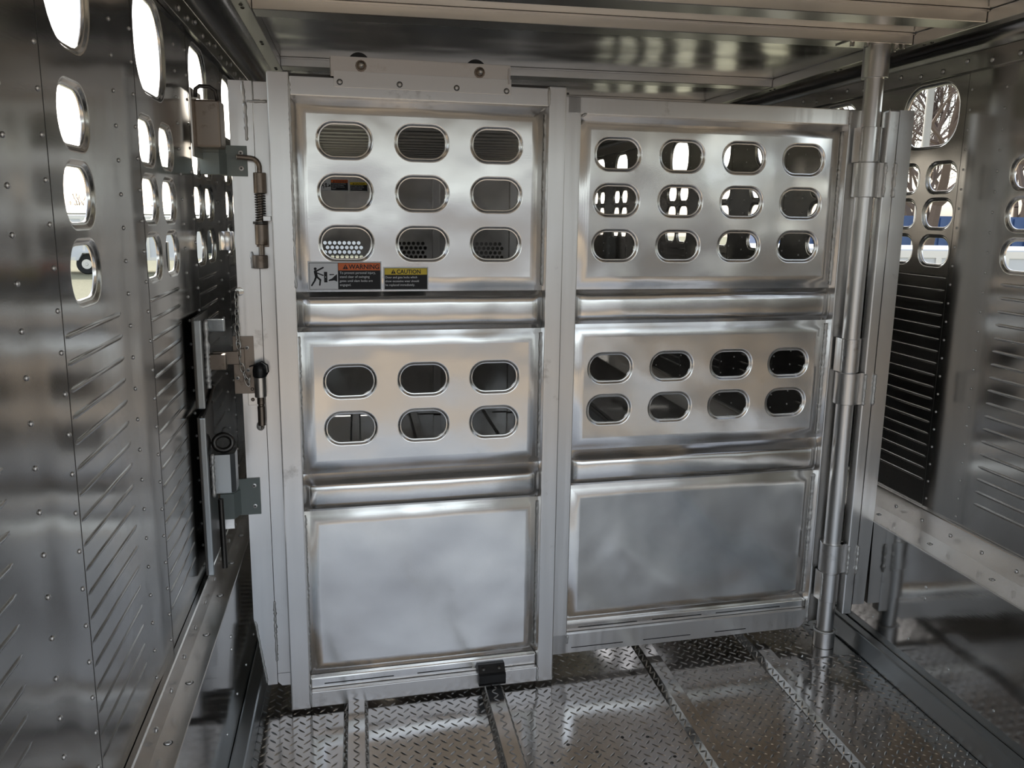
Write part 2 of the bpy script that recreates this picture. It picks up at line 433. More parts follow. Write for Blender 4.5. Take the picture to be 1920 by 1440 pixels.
for s, x in ((1, JX0), (-1, JX1)):
    x0, x1 = sorted((x - s*.002, x - s*.047))
    st = box('edge_strip', 'joist', ce, x0, x1, Y0, Y1, ZC-.040, ZC-.002, bev=.002)
    bm = NB(); y = 1.6
    while y < 4: add_rivet(bm, lambda A, B, D: (A, B, ZC-.040+D), ((x0+x1)/2, y), .006, .004); add_rivet(bm, lambda A, B, D: (A, B, ZC-.040+D), ((x0+x1)/2, y+.04), .006, .004); y += .55
    obj('strip_rivets', bm, 'dark', st, kind='stuff')
    # cove from the strip down to the wall flange
    xa = x1 if s < 0 else x0; xb = XR-.017 if s < 0 else XL+.017
    bm = NB(); rows = []
    for k in range(9):
        t = k/8*pi/2; px = xa + (xb-xa)*sin(t); pz = 2.165 + (ZC-.012-2.165)*cos(t)
        rows.append((bm.verts.new((px, Y0, pz)), bm.verts.new((px, Y1, pz))))
    for A, B in zip(rows, rows[1:]): bm.faces.new((A[0], B[0], B[1], A[1]))
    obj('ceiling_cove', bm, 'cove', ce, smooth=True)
# unseen upper deck block, added only to shadow the ground outside
rf = box('roof', 'paint', None, XL-.06, XR+.06, Y0, Y1+.3, 2.30, 3.9, kind='structure'); rf['label'] = 'unseen upper deck block above the ceiling, added to cast the trailer shadow'

# ------------------------------------------------------------------ front bulkhead and a far gate with perforated vents
def PB(a, b, d): return (a, d, b)
wf = empty('wall_front', (0, Y1, 0), kind='structure'); wf['label'] = 'front bulkhead of the trailer seen through the gate holes'
box('bulkhead_panel', 'wall', wf, XL, XR, 0, .01, 0, 1.0); box('bulkhead_panel', 'wall', wf, XL, XR, 0, .01, 1.4, 2.24); box('bulkhead_panel', 'wall', wf, .25, XR, 0, .01, 1.0, 1.4)
FY = 6.9
fg = empty('far_gate', (0, FY, 0), 0, label='dark far gate with perforated vents deep inside the trailer, glimpsed through the door holes', cat='gate')
x0_, x1_ = LL+.03, LR-.03
bars = [(-.26, .06), (.28, .56), (.90, 1.19)]
box('gate_sheet', 'wall', fg, x0_, x1_, 0, .01, .006, 1.23); box('gate_sheet', 'wall', fg, x0_, x1_, 0, .01, 1.415, 2.0)
ed = [x0_] + [v for q in bars for v in q] + [x1_]
for i in range(0, len(ed), 2): box('gate_sheet', 'wall', fg, ed[i], ed[i+1], 0, .01, 1.23, 1.415)
for a, b in bars:
    hs = []
    for r in range(5):
        c = a + .022 + (.0185 if r % 2 else 0)
        while c < b-.016: hs.append([(c+.0145*cos(k*pi/5), 1.251+r*.0355+.0145*sin(k*pi/5)) for k in range(10)]); c += .037
    obj('perforated_vent', plate([(a, 1.23), (b, 1.23), (b, 1.415), (a, 1.415)], hs, PB, .003), 'wall', fg)
for x in (x0_, .60, 1.22, x1_-.06): box('gate_post', 'post', fg, x, x+.06, -.03, -.001, .006, 2.02, bev=.003)
box('gate_rail', 'rail', fg, x0_+.061, .599, -.045, -.001, .62, .72, bev=.003); box('gate_rail', 'rail', fg, .661, 1.219, -.045, -.001, .62, .72, bev=.003)

# ------------------------------------------------------------------ gate geometry
TH = math.atan(.0588)
GO = (-.358, 2.712, 0)
def PG(a, b, d): return (a, d, b)      # gate local: u, depth, z
def pillow(name, parent, u0, u1, z0, z1, ye, yc, holes, m='skin', bw=.045):
    """door sheet whose border curves back to the frame"""
    hh = [rrect(cx, cz, .145+.026, .089+.026, .042+.013) for cx, cz in holes]
    o = obj(name, plate([(u0+bw, z0+bw), (u1-bw, z0+bw), (u1-bw, z1-bw), (u0+bw, z1-bw)], hh, lambda a, b, d: (a, yc+d, b), .0025), m, parent)
    bm = NB(); rings = []; n = 6
    for k in range(n+1):
        t = k/n; off = bw*t; y = ye + (yc-ye)*(sin(t*pi/2))**1.2 if yc != ye else ye
        rings.append([bm.verts.new(p) for p in ((u0+off, y, z0+off), (u1-off, y, z0+off), (u1-off, y, z1-off), (u0+off, y, z1-off))])
    for A, B in zip(rings, rings[1:]):
        for i in range(4): bm.faces.new((A[i], A[(i+1) % 4], B[(i+1) % 4], B[i]))
    obj('sheet_border', bm, m, o, smooth=40)
    return o
def gate_rims(parent, pts, yc, store={}):
    for cx, cz in pts:
        if 'o' not in store:
            store['o'] = obj('hole_rim', rim_bm(.145, .089, .042, PG), 'rim', parent, smooth=True); store['o'].location = (cx, yc, cz)
        else: link_copy(store['o'], parent, (cx, yc, cz))
def band(parent, u0, u1, zt, zf, zb, zu, y0, p, m='skin'):
    """horizontal swage: slope zt->zf outwards, face zf->zb, return zb->zu"""
    bm = NB(); rows = []
    prof = [(zt, 0), (zf+.010, .35), (zf+.002, .80), (zf-.006, .97), (zf-.02, 1.0), ((zf+zb)/2, 1.06), (zb+.02, 1.0), (zb+.004, .9), (zb-.002, .6), (zu, 0)]
    for u, f in ((u0, .45), (u0+.008, .62), (u0+.02, .88), (u0+.04, 1.), (u1-.04, 1.), (u1-.02, .88), (u1-.008, .62), (u1, .45)):
        rows.append([bm.verts.new((u, y0 - p*q*f, z)) for z, q in prof])
    for A, B in zip(rows, rows[1:]):
        for i in range(len(prof)-1): bm.faces.new((A[i], A[i+1], B[i+1], B[i]))
    return obj('swage_band', bm, m, parent, smooth=50)

# --- swinging gate (frame with the fixed right-hand panel)
g = empty('swing_gate', GO, TH, label='wide aluminium swing gate with twenty oval holes, hinged on the right post', cat='gate')
T = .048
bm = NB(); prism(bm, [(0, .31), (0, 2.0), (.067, 2.0), (.067, .066), (.036, .066)], 'y', 0, T); obj('outer_stile', bm, 'tube', g)
bm = NB(); prism(bm, [(.069, .105), (.069, 1.945), (.118, 1.945), (.118, .105)], 'y', .001, T); obj('lock_stile', bm, 'tube', g)
bm = NB(); prism(bm, [(.069, .103), (.069, .072), (.082, .058), (.118, .058), (.118, .103)], 'y', .002, T); obj('stile_foot', bm, 'tube', g)
box('top_rail', 'tube', g, .069, .985, 0.001, T, 1.946, 2.0, bev=.003)
box('top_rail', 'tube', g, 1.036, 2.060, 0, T, 1.947, 2.0, bev=.003)
box('middle_stile', 'tube', g, .985, 1.082, 0, T, .060, 2.0, bev=.003)
box('hinge_stile', 'tube', g, 2.061, 2.109, 0, T, .084, 2.0, bev=.003)
bm = NB(); prism(bm, [(.118, .062), (2.03, .062), (2.060, .090), (2.060, .134), (.118, .134)], 'y', 0, T); obj('bottom_rail', bm, 'tube', g)
# slots along the bottom rail
for a, b in ((1.10, 1.30), (1.38, 1.57), (1.67, 1.80)):
    bm = NB(); bx(bm, a, b, -.0006, .001, .080, .083); obj('drain_slot', bm, 'slot', g)
box('rail_ledge', 'skin', g, 1.082, 2.060, .018, T-.004, .134, .168, bev=.004)
for a, b in ((1.13, 1.36), (1.42, 1.62), (1.68, 1.95)): box('ledge_slot', 'slot', g, a, b, .0172, .0185, .148, .151)
RY = .040
cols = (1.222, 1.452, 1.682, 1.911)
zs3 = (1.827, 1.678, 1.528); zs2 = (1.108, .960)
h1 = [(c, z) for z in zs3 for c in cols]; h2 = [(c, z) for z in zs2 for c in cols]
p = pillow('upper_sheet', g, 1.082, 2.061, 1.380, 1.947, RY, RY-.014, h1); gate_rims(p, h1, RY-.014)
band(g, 1.083, 2.060, 1.380, 1.362, 1.276, 1.262, RY, .030)
p = pillow('middle_sheet', g, 1.082, 2.061, .816, 1.262, RY, RY-.014, h2); gate_rims(p, h2, RY-.014)
band(g, 1.083, 2.060, .816, .786, .700, .686, RY, .034)
pillow('lower_sheet', g, 1.082, 2.061, .168, .686, RY, RY-.014, [])
# weld beads
wb = NB(); sd_ = 0
for a, b in (((2.059, RY-.006, .19), (2.059, RY-.006, .675)), ((2.059, RY-.006, .83), (2.059, RY-.006, 1.25)), ((2.059, RY-.006, 1.39), (2.059, RY-.006, 1.93)),
             ((1.083, .002, 1.94), (1.100, .0, 1.948)), ((2.0605, -.001, 1.95), (2.0605, -.001, 1.998)), ((1.083, .001, .10), (1.084, -.001, .134)), ((2.0605, 0, .095), (2.0605, 0, .16))):
    obj('weld_bead', bead(NB(), a, b, .0045, sd_), 'weld', g, smooth=True); sd_ += 1
for a, b, r in (((.047, 0, 1.83), (.045, 0, 1.94), .0055), ((.045, 0, 1.94), (.040, 0, 1.998), .005), ((.05, 0, 1.942), (.112, 0, 1.944), .0042), ((.005, 0, .30), (.034, 0, .075), .004), ((.068, 0, .15), (.068, 0, .365), .005)):
    obj('weld_bead', bead(NB(), a, b, r, sd_), 'weld', g, smooth=True); sd_ += 1

# --- sliding door
DF, DB = -.085, -.037
d = empty('sliding_door', GO, TH, label='narrow aluminium sliding door with fifteen oval holes, hung on rollers in front of the gate', cat='door')
box('door_stile', 'tube', d, .112, .174, DF, DB, .012, 2.018, bev=.004)
box('door_stile', 'tube', d, .950, 1.006, DF, DB, .012, 2.014, bev=.004)
box('door_rail', 'tube', d, .175, .949, DF+.001, DB, 1.955, 2.008, bev=.003)
box('door_rail', 'tube', d, .175, .949, DF+.001, DB, .014, .070, bev=.003)
box('rail_ledge', 'skin', d, .175, .949, DF+.020, DB-.002, .070, .110, bev=.005)
for a, b in ((.22, .45), (.53, .72)): box('ledge_slot', 'slot', d, a, b, DF+.0192, DF+.0205, .085, .088)
SY = -.040
dc = (.328, .560, .793)
zd3 = (1.836, 1.685, 1.533); zd2 = (1.105, .954)
h1 = [(c, z) for z in zd3 for c in dc]; h2 = [(c, z) for z in zd2 for c in dc]
p = pillow('upper_sheet', d, .174, .950, 1.386, 1.955, SY, SY-.014, h1); gate_rims(p, h1, SY-.014)
band(d, .175, .949, 1.386, 1.366, 1.278, 1.262, SY, .030)
p = pillow('middle_sheet', d, .174, .950, .806, 1.262, SY, SY-.014, h2); gate_rims(p, h2, SY-.014)
band(d, .175, .949, .806, .776, .696, .682, SY, .034)
pillow('lower_sheet', d, .174, .950, .110, .682, SY, SY-.014, [])
for a, b, r in (((.174, DF+.002, 1.40), (.174, DF+.002, 2.0), .004), ((.174, SY-.008, .82), (.174, SY-.008, 1.25), .0045), ((.174, SY-.008, .13), (.174, SY-.008, .67), .0045),
                ((.9495, SY-.008, .13), (.9495, SY-.008, .67), .0045), ((.9495, SY-.008, .82), (.9495, SY-.008, 1.25), .0045), ((.9495, SY-.008, 1.40), (.9495, SY-.008, 1.94), .0045),
                ((.9495, DF, 1.956), (.9495, DF, 2.007), .004), ((.1745, DF, .02), (.1745, DF, .10), .004), ((.9495, DF, .016), (.9495, DF, .07), .004), ((.944, DF+.01, 1.953), (.925, DF+.012, 1.94), .004)):
    obj('weld_bead', bead(NB(), a, b, r, sd_), 'weld', d, smooth=True); sd_ += 1
# roller carriage on top of the door
ch = NB(); bx(ch, .292, .826, -.0865, -.082, 2.012, 2.068, bev=.001); bx(ch, .292, .826, -.082, -.040, 2.0635, 2.068); bx(ch, .292, .297, -.082, -.040, 2.012, 2.0635)
chn = obj('roller_channel', ch, 'grime', d)
gus = NB(); prism(gus, [(-.082, 2.012), (-.100, 2.012), (-.084, 2.068), (-.082, 2.068)], 'x', .818, .823); obj('end_gusset', gus, 'grime', chn)
pl = box('bracket_plate', 'joist', d, .300, .828, -.0905, -.087, 1.982, 2.027, bev=.001)
fr = obj('rivet', rivet_bm(PG, r=.0068, hgt=.004), 'rivet', pl, smooth=50); fk = obj('rivet_collar', rivet_bm(PG, r=.009, hgt=.0008), 'rdark', pl)
for i, (u, z) in enumerate(((.317, 1.996), (.490, 1.997), (.660, 1.995), (.813, 1.993))):
    if i == 0: fr.location = (u, -.0905, z); fk.location = (u, -.0905, z)
    else: link_copy(fr, loc=(u, -.0905, z)); link_copy(fk, loc=(u, -.0905, z))
bo = NB(); lathe(bo, [(.0165, 0), (.0165, .002), (.012, .0025), (.012, .011), (.008, .014), (.003, .015)], (0, 0, 0), 12, 'y')
for v in bo.verts: v.co.y *= -1
bo = obj('bolt_head', bo, 'steel', chn, smooth=35); bo.location = (.379, -.0865, 2.044)
nb = NB(); lathe(nb, [(.0075, 0), (.0075, .006), (.005, .009), (.001, .010)], (0, 0, 0), 10, 'y')
for v in nb.verts: v.co.y *= -1
nb = obj('bolt_tip', nb, 'zinc', chn, smooth=40); nb.location = (.379, -.0990, 2.044)
link_copy(bo, loc=(.730, -.0865, 2.043)); link_copy(nb, loc=(.730, -.0990, 2.043))
wl = NB(); lathe(wl, [(.010, -.072), (.030, -.072), (.032, -.070), (.032, -.056), (.030, -.054), (.010, -.054)], (0, 0, 0), 24, 'y'); wl = obj('roller', wl, 'black', d, smooth=35); wl.location = (.374, 0, 2.052)
link_copy(wl, loc=(.722, 0, 2.051))
tr = NB(); bx(tr, .119, 1.03, .004, .010, 2.0, 2.028); bx(tr, .119, 1.03, -.030, .004, 2.000, 2.006); obj('roller_track', tr, 'dark', g)
# black guide block on the bottom rail
gb = NB(); prism(gb, [(-.086, .030), (-.100, .030), (-.103, .040), (-.103, .068), (-.094, .073), (-.075, .096), (-.066, .096), (-.066, .0715), (-.086, .0715)], 'x', .738, .832)
gb = obj('guide_block', gb, 'black', d)
for u in (.757, .812):
    s_ = NB(); lathe(s_, [(.007, 0), (.007, .0015), (.004, .003)], (0, 0, 0), 10, 'y')
    for v in s_.verts: v.co.y *= -1
    s_ = obj('screw', s_, 'dark', gb, smooth=40); s_.location = (u, -.0845, .085); s_.rotation_euler = (rad(-38), 0, 0)

# ------------------------------------------------------------------ stickers on the door
def text(name, s, size, x, z, y, m, parent, bold=0., font_w=1.):
    cu = bpy.data.curves.new(name, 'FONT'); cu.body = s; cu.size = size; cu.offset = bold; cu.extrude = .00008; cu.resolution_u = 3
    t = bpy.data.objects.new(name, cu); COL.objects.link(t)
    dg = bpy.context.evaluated_depsgraph_get(); me = bpy.data.meshes.new_from_object(t.evaluated_get(dg)); bpy.data.objects.remove(t)
    for v in me.vertices: v.co = Vector((v.co.x*font_w, -v.co.z, v.co.y))
    me.materials.clear(); me.materials.append(M[m]); o = bpy.data.objects.new(name, me); COL.objects.link(o); o.parent = parent; o.location = (x, y, z)
    return o
def flat(name, m, parent, pts, y, t=.0002):
    return obj(name, prism(NB(), pts, 'y', y, y-t), m, parent)
def RR(x0, x1, z0, z1): return [(x0, z0), (x1, z0), (x1, z1), (x0, z1)]
def stroke(a, b, w):
    a, b = Vector(a), Vector(b); n = Vector((-(b-a).y, (b-a).x)).normalized()*w/2
    return [tuple(a-n), tuple(b-n), tuple(b+n), tuple(a+n)]
def triangle_mark(parent, cx, cz, h, fg, exc):
    flat('hazard_triangle', fg, parent, [(cx-h*.58, cz-h/2), (cx+h*.58, cz-h/2), (cx, cz+h/2)], -.0007)
    flat('hazard_mark', exc, parent, RR(cx-h*.055, cx+h*.055, cz-h*.18, cz+h*.2), -.0010); flat('hazard_mark', exc, parent, RR(cx-h*.055, cx+h*.055, cz-h*.36, cz-h*.26), -.0010)
def warning(loc, rz, label, parent_cat='sticker'):
    w_, h_ = .222, .089
    s = empty('warning_sticker', loc, rz, label=label, cat='sticker', group=None)
    flat('backing', 'white', s, RR(0, w_, 0, h_), 0, .0004)
    flat('border', 'ink', s, RR(.004, w_-.0035, .004, h_-.0035), -.00042)
    flat('picture_field', 'white', s, RR(.0052, .0895, .0052, h_-.005), -.00064)
    flat('colour_band', 'orange', s, RR(.091, w_-.0045, h_-.027, h_-.0045), -.00064)
    # stick figure pushed away from a closing latch
    fig = NB(); y0, y1 = -.00086, -.0011
    sx, sz = .222/1030, .089/390            # picture units
    def Q(x, y): return ((x-108)*sx, (492-y)*sz)
    for a, b, wd in (((212, 235), (320, 182), 22), ((212, 235), (225, 300), 42), ((215, 245), (318, 285), 16), ((222, 300), (200, 355), 26), ((200, 355), (158, 418), 22), ((228, 300), (278, 345), 26), ((278, 345), (268, 412), 22)):
        prism(fig, stroke(Q(*a), Q(*b), wd*sx), 'y', y0, y1)
        for e in (a, b): c = Q(*e); prism(fig, [(c[0]+wd*sx/2*cos(k*pi/5), c[1]+wd*sx/2*sin(k*pi/5)) for k in range(10)], 'y', y0, y1)
    c = Q(212, 198); prism(fig, [(c[0]+20*sx*cos(k*pi/8), c[1]+20*sx*sin(k*pi/8)) for k in range(16)], 'y', y0, y1)
    obj('stick_figure', fig, 'ink', s)
    lk = NB(); prism(lk, RR(Q(330, 0)[0], Q(375, 0)[0], Q(0, 378)[1], Q(0, 238)[1]), 'y', y0, y1)
    prism(lk, [Q(405, 268), Q(405, 282), Q(470, 280), Q(470, 268)], 'y', y0, y1)
    prism(lk, [Q(392, 345), Q(392, 362), Q(470, 352), Q(511, 370), Q(511, 268), Q(478, 290), Q(440, 325)], 'y', y0, y1); obj('latch_picture', lk, 'ink', s)
    c = Q(352, 307); flat('latch_dot', 'white', s, [(c[0]+7*sx*cos(k*pi/5), c[1]+7*sx*sin(k*pi/5)) for k in range(10)], -.0012)
    triangle_mark(s, .1125, h_-.0155, .0145, 'ink', 'orange')
    text('lettering', 'WARNING', .0195, .1225, h_-.0225, -.0008, 'ink', s, .0004, .98)
    for i, l in enumerate(('To prevent personal injury,', 'stand clear of swinging', 'gates until slam locks are', 'engaged.')):
        text('lettering', l, .0104, .0945, h_-.0375-i*.0122, -.0006, 'white', s, 0, .95)
    return s
def caution(loc, rz, label):
    w_, h_ = .140, .072
    s = empty('caution_sticker', loc, rz, label=label, cat='sticker')
    flat('backing', 'white', s, RR(0, w_, 0, h_), 0, .0004)
    flat('border', 'ink', s, RR(.0035, w_-.0035, .0035, h_-.003), -.00042)
    flat('colour_band', 'yellow', s, RR(.0045, w_-.0045, h_-.0235, h_-.004), -.00064)
    triangle_mark(s, .031, h_-.0135, .0130, 'ink', 'yellow')
    text('lettering', 'CAUTION', .0175, .041, h_-.0200, -.0008, 'ink', s, .0004, .95)
    for i, l in enumerate(('Door and gate locks which', 'show excessive wear should', 'be replaced immediately.')):
        text('lettering', l, .0100, .006, h_-.0345-i*.0118, -.0006, 'white', s, 0, .91)
    return s
def gate_pt(u, dep, z): return (GO[0]+u*cos(TH)-dep*sin(TH), GO[1]+u*sin(TH)+dep*cos(TH), z)
warning(gate_pt(.2095, SY-.0165, 1.390), TH, 'orange, white and black warning sticker on the lower left of the sliding door upper sheet')
caution(gate_pt(.4365, SY-.0165, 1.390), TH, 'yellow and black caution sticker right of the larger warning sticker on the sliding door')
warning((-.27, FY-.001, 1.79), 0, 'distant orange warning sticker on the dark far gate, glimpsed through a sliding door hole')
caution((-.04, FY-.001, 1.79), 0, 'distant yellow caution sticker on the dark far gate, glimpsed through a sliding door hole')

# ------------------------------------------------------------------ spring latch on the gate's left stile
def lcyl(name, m, parent, r, z0, z1, c, seg=20, ch_=.0015):
    return obj(name, lathe(NB(), [(r-ch_, z0), (r, z0+ch_), (r, z1-ch_), (r-ch_, z1)], (c[0], c[1], 0), seg), m, parent, smooth=40)
SLY = -.026
sl = obj('spring_latch', bx(NB(), .062, .098, -.008, 0., 1.52, 1.60, bev=.001), 'steel', g)
lcyl('latch_sleeve', 'steel', sl, .0185, 1.678, 1.738, (.080, SLY)); lcyl('latch_sleeve', 'steel', sl, .0185, 1.527, 1.588, (.078, SLY)); lcyl('latch_sleeve', 'steel', sl, .0225, 1.457, 1.496, (.0715, SLY))
rod = NB(); path = [(.078, SLY, 1.49), (.080, SLY, 1.74), (.0802, SLY, 1.755)] + [(.080-.024*(1-cos(t)), SLY-.002, 1.755+.024*sin(t)) for t in (pi/8, pi/4, 3*pi/8, pi/2)] + [(.030, SLY-.006, 1.781), (.018, SLY-.010, 1.781)]
obj('latch_rod', tube(rod, path, .0075, 12), 'steel', sl, smooth=40)
cp = NB(); tube(cp, [(.0182, SLY-.010, 1.781), (.0160, SLY-.0105, 1.781)], .0062, 10); obj('rod_end', cp, 'zinc', sl)
sp = NB(); n = 11*10; tube(sp, [(.0785+.0145*cos(2*pi*i/10), SLY+.0145*sin(2*pi*i/10), 1.597+(1.678-1.597)*i/n) for i in range(n+1)], .0019, 6); obj('coil_spring', sp, 'dark', sl, smooth=True)
wz = NB(); lathe(wz, [(.022, 1.5885), (.022, 1.5955)], (.077, SLY, 0), 20); obj('spring_washer', wz, 'dark', sl)
tb = NB(); bx(tb, .086, .108, -.050, 0, 1.598, 1.612, bev=.001); obj('stop_tab', tb, 'tube', sl)
obj('weld_bead', bead(NB(), (.047, -.004, 1.455), (.047, -.006, 1.505), .005, 91), 'weld', sl, smooth=True)

# grey boxed latch brackets
def latch_bracket(zc, hh, u0, u1, bx0, bx1, rz):
    b = NB(); bx(b, u0, u1, -.006, -.0005, zc-hh, zc+hh, bev=.001)
    o = obj('latch_bracket', b, 'grey', g, label='grey painted latch bracket')
    b = NB(); prism(b, [(bx0, -.050), (bx1-.006, -.050), (bx1+.012, -.006), (bx1+.012, -.0005), (bx1, -.0005), (bx1, .004), (bx0, .004)], 'z', zc-hh*.93, zc+hh*.45); obj('bracket_box', b, 'grey', o)
    b = NB(); prism(b, [(bx0+.002, -.046), (bx1-.006, -.046), (bx1+.010, -.006), (bx1+.010, -.0005), (bx1, .004), (bx0+.002, .004)], 'z', zc+hh*.46, zc+hh*.94); obj('bracket_cap', b, 'grey', o)
    for z in rz:
        r1 = obj('rivet_collar', rivet_bm(PG, (u1-.018, z), r=.0075, hgt=.002), 'rivet', o); r1.location = (0, -.006, 0)
        r1 = obj('rivet', rivet_bm(PG, (u1-.018, z), r=.0042, hgt=.0030), 'rdark', o); r1.location = (0, -.006, 0)
    return o
latch_bracket(1.771, .044, -.026, .046, -.083, -.024, (1.794, 1.750))
latch_bracket(.732, .060, -.030, .040, -.078, -.032, (.768, .700))
box('bracket_stub', 'rail', g, -.076, -.040, -.040, -.012, .640, .676, bev=.002)
rd = NB(); tube(rd, [(-.052, -.022, .77), (-.054, -.022, .88)], .0085, 12); obj('lock_rod', rd, 'dark', g, smooth=40)
# middle slide bolt
sb = box('slide_bolt', 'steel', g, -.022, .040, -.0055, -.0005, 1.068, 1.248, bev=.001, label='brown steel slide bolt plate')
bb_ = box('bolt_bar', 'steel', sb, -.080, .000, -.024, -.010, 1.163, 1.204, bev=.003)
box('bolt_keeper', 'steel', sb, -.004, .012, -.028, -.0055, 1.156, 1.212, bev=.002)
for u, z in ((-.006, 1.225), (.020, 1.212), (.020, 1.142), (-.012, 1.118)):
    r1 = obj('rivet_collar', rivet_bm(PG, (u, z), r=.0062, hgt=.002), 'rivet', sb); r1.location = (0, -.0055, 0)
    r1 = obj('rivet', rivet_bm(PG, (u, z), r=.0038, hgt=.003), 'rdark', sb); r1.location = (0, -.0055, 0)
pz = box('pin_plate', 'joist', g, .016, .050, -.004, -.0005, 1.030, 1.100, bev=.001)
for z in (1.082, 1.048):
    r1 = obj('rivet', rivet_bm(PG, (.030, z), r=.006, hgt=.003), 'steel', pz); r1.location = (0, -.004, 0)
# slide roller at the stile's edge
o = obj('edge_roller', lathe(NB(), [(.020, 1.508), (.022, 1.511), (.022, 1.562), (.020, 1.565)], (-.026, .024, 0), 20), 'rail', g, smooth=40)
# lock pin hanging in its sleeve, and the chain
GL = lambda u, dp, z: gate_pt(u, dp, z)
pin = empty('lock_pin', GL(.0555, -.026, 1.06), TH, label='lock pin with black head and bright sleeve hanging on the left stile by a chain', cat='pin')
obj('pin_sleeve', lathe(NB(), [(.0165, 0.), (.018, .0015), (.018, .0625), (.0165, .064)], (0, 0, 0), 20), 'joist', pin, smooth=40)
hd = NB(); lathe(hd, [(.020, .0645), (.021, .068), (.021, .085), (.018, .098), (.010, .107), (.002, .109)], (0, 0, 0), 20); obj('pin_head', hd, 'black', pin, smooth=40)
tb = NB(); tube(tb, [(.020, 0, .07), (.026, 0, .08), (.024, 0, .10), (.008, -.004, .112), (-.01, -.006, .104), (-.030, -.008, .098)], .0022, 8); obj('pin_loop', tb, 'black', pin, smooth=True)
obj('pin_shaft', lathe(NB(), [(.0035, -.102), (.0035, -.094), (.0115, -.090), (.0115, -.030), (.009, -.028), (.009, -.023), (.0115, -.021), (.0115, -.0005)], (0, 0, 0), 16), 'steel', pin, smooth=40)
ng = NB(); bmesh.ops.create_icosphere(ng, subdivisions=2, radius=.013, matrix=Matrix.Translation((.050, -.006, .962)) @ Matrix.Diagonal((1, .6, 1.15, 1)))
obj('weld_nugget', ng, 'weld', g, smooth=True)
chn_ = empty('safety_chain', GL(.004, -.006, 1.385), TH, label='thin zinc safety chain hanging from a washer on the left stile to the lock pin', cat='chain')
pts = [(-.003, 1.385), (-.004, 1.35), (-.005, 1.31), (-.006, 1.27), (-.004, 1.23), (-.001, 1.19), (.004, 1.155), (.010, 1.13), (.017, 1.112), (.019, 1.098), (.022, 1.108), (.0255, 1.125), (.0275, 1.145)]
P3 = [Vector((a-.004, -.010 - (.012 if i > 4 else .002*i), z-1.385)) for i, (a, z) in enumerate(pts)]
# resample evenly
L = [0]
for a, b in zip(P3, P3[1:]): L.append(L[-1]+(b-a).length)
def at(s):
    for i in range(len(L)-1):
        if s <= L[i+1]: return P3[i].lerp(P3[i+1], (s-L[i])/(L[i+1]-L[i]))
    return P3[-1]
lk = NB(); ring = [(.0066*cos(2*pi*k/14), 0, .0155*sin(2*pi*k/14)) for k in range(14)]; tube(lk, ring, .0019, 6, closed=True)
link0 = obj('link', lk, 'zinc', chn_, smooth=True); stp = .0245; n = int(L[-1]/stp)
for i in range(n):
    a, b = at(i*stp), at((i+1)*stp); c = (a+b)/2; q = (b-a).to_track_quat('Z', 'Y'); e = (q @ Matrix.Rotation(pi/2 if i % 2 else .25, 4, 'Z').to_quaternion()).to_euler()
    if i == 0: link0.location = c; link0.rotation_euler = e
    else: link_copy(link0, loc=c, rot=e)
ws = NB(); lathe(ws, [(.0135, 0), (.0135, .0015), (.0105, .0025), (.006, .003), (.0055, .006), (.002, .0065)], (0, 0, 0), 18, 'y')
for v in ws.verts: v.co.y *= -1
ws = obj('washer', ws, 'zinc', chn_, smooth=35); ws.location = (.001, .006, .0)

# ------------------------------------------------------------------ latch gear standing on the left wall
lb = empty('wall_latch_box', (-.430, 2.55, 1.80), 0, label='brown steel latch box with a bent loop handle high on the left wall', cat='latch')
box('box_body', 'steel', lb, .0, .068, .005, .10, -.002, .125, bev=.006)
box('mount_plate', 'grime', lb, -.003, .002, -.035, .12, -.03, .150, bev=.001)
tb = NB(); tube(tb, [(.008, -.005, .128), (.010, -.005, .150), (.020, -.003, .158), (.046, .0, .157), (.060, .002, .148), (.064, .003, .122)], .0055, 10); obj('loop_handle', tb, 'dark', lb, smooth=True)
lr = empty('latch_receiver', (-.432, 2.36, 1.10), 0, label='narrow upright latch receiver plate with weld bead midway up the left wall', cat='latch')
box('receiver_plate', 'dark', lr, -.002, .006, 0, .22, .0, .245, bev=.002)
box('edge_bar', 'curb', lr, .004, .022, -.004, .008, .0, .24, bev=.003)
obj('weld_bead', bead(NB(), (.012, .13, .03), (.012, .13, .225), .008, 5), 'weld', lr, smooth=True)
box('keeper_bar', 'steel', lr, .006, .060, .14, .17, .08, .125, bev=.003)
box('keeper_bar', 'curb', lr, .006, .060, .145, .165, .19, .225, bev=.003)
lo_ = empty('lower_latch_receiver', (-.432, 2.36, .62), 0, label='long lower latch receiver with a ring eye and pale block above the left cap rail', cat='latch')
box('receiver_plate', 'dark', lo_, -.002, .006, 0, .22, .0, .455, bev=.002)
box('edge_bar', 'curb', lo_, .004, .020, -.004, .008, .0, .455, bev=.003)
br = NB(); tube(br, [(.010, .0, .455), (.012, .10, .47), (.012, .2, .50)], .006, 8); obj('brace_bar', br, 'dark', lo_, smooth=True)
bk = NB(); prism(bk, [(.006, .12), (.060, .125), (.072, .14), (.072, .19), (.06, .20), (.006, .20)], 'z', .20, .315); obj('keeper_block', bk, 'curb', lo_)
obj('weld_bead', bead(NB(), (.012, .118, .19), (.012, .118, .32), .006, 6), 'weld', lo_, smooth=True)
rg = NB(); tube(rg, [(.040+.026*cos(2*pi*k/18), .15+.006*sin(2*pi*k/18), .345+.022*sin(2*pi*k/18)) for k in range(18)], .008, 8, closed=True); obj('ring_eye', rg, 'dark', lo_, smooth=True)
rr_ = NB(); tube(rr_, [(.034, .10, -.02), (.032, .10, .19)], .008, 10); obj('lock_rod', rr_, 'dark', lo_, smooth=40)

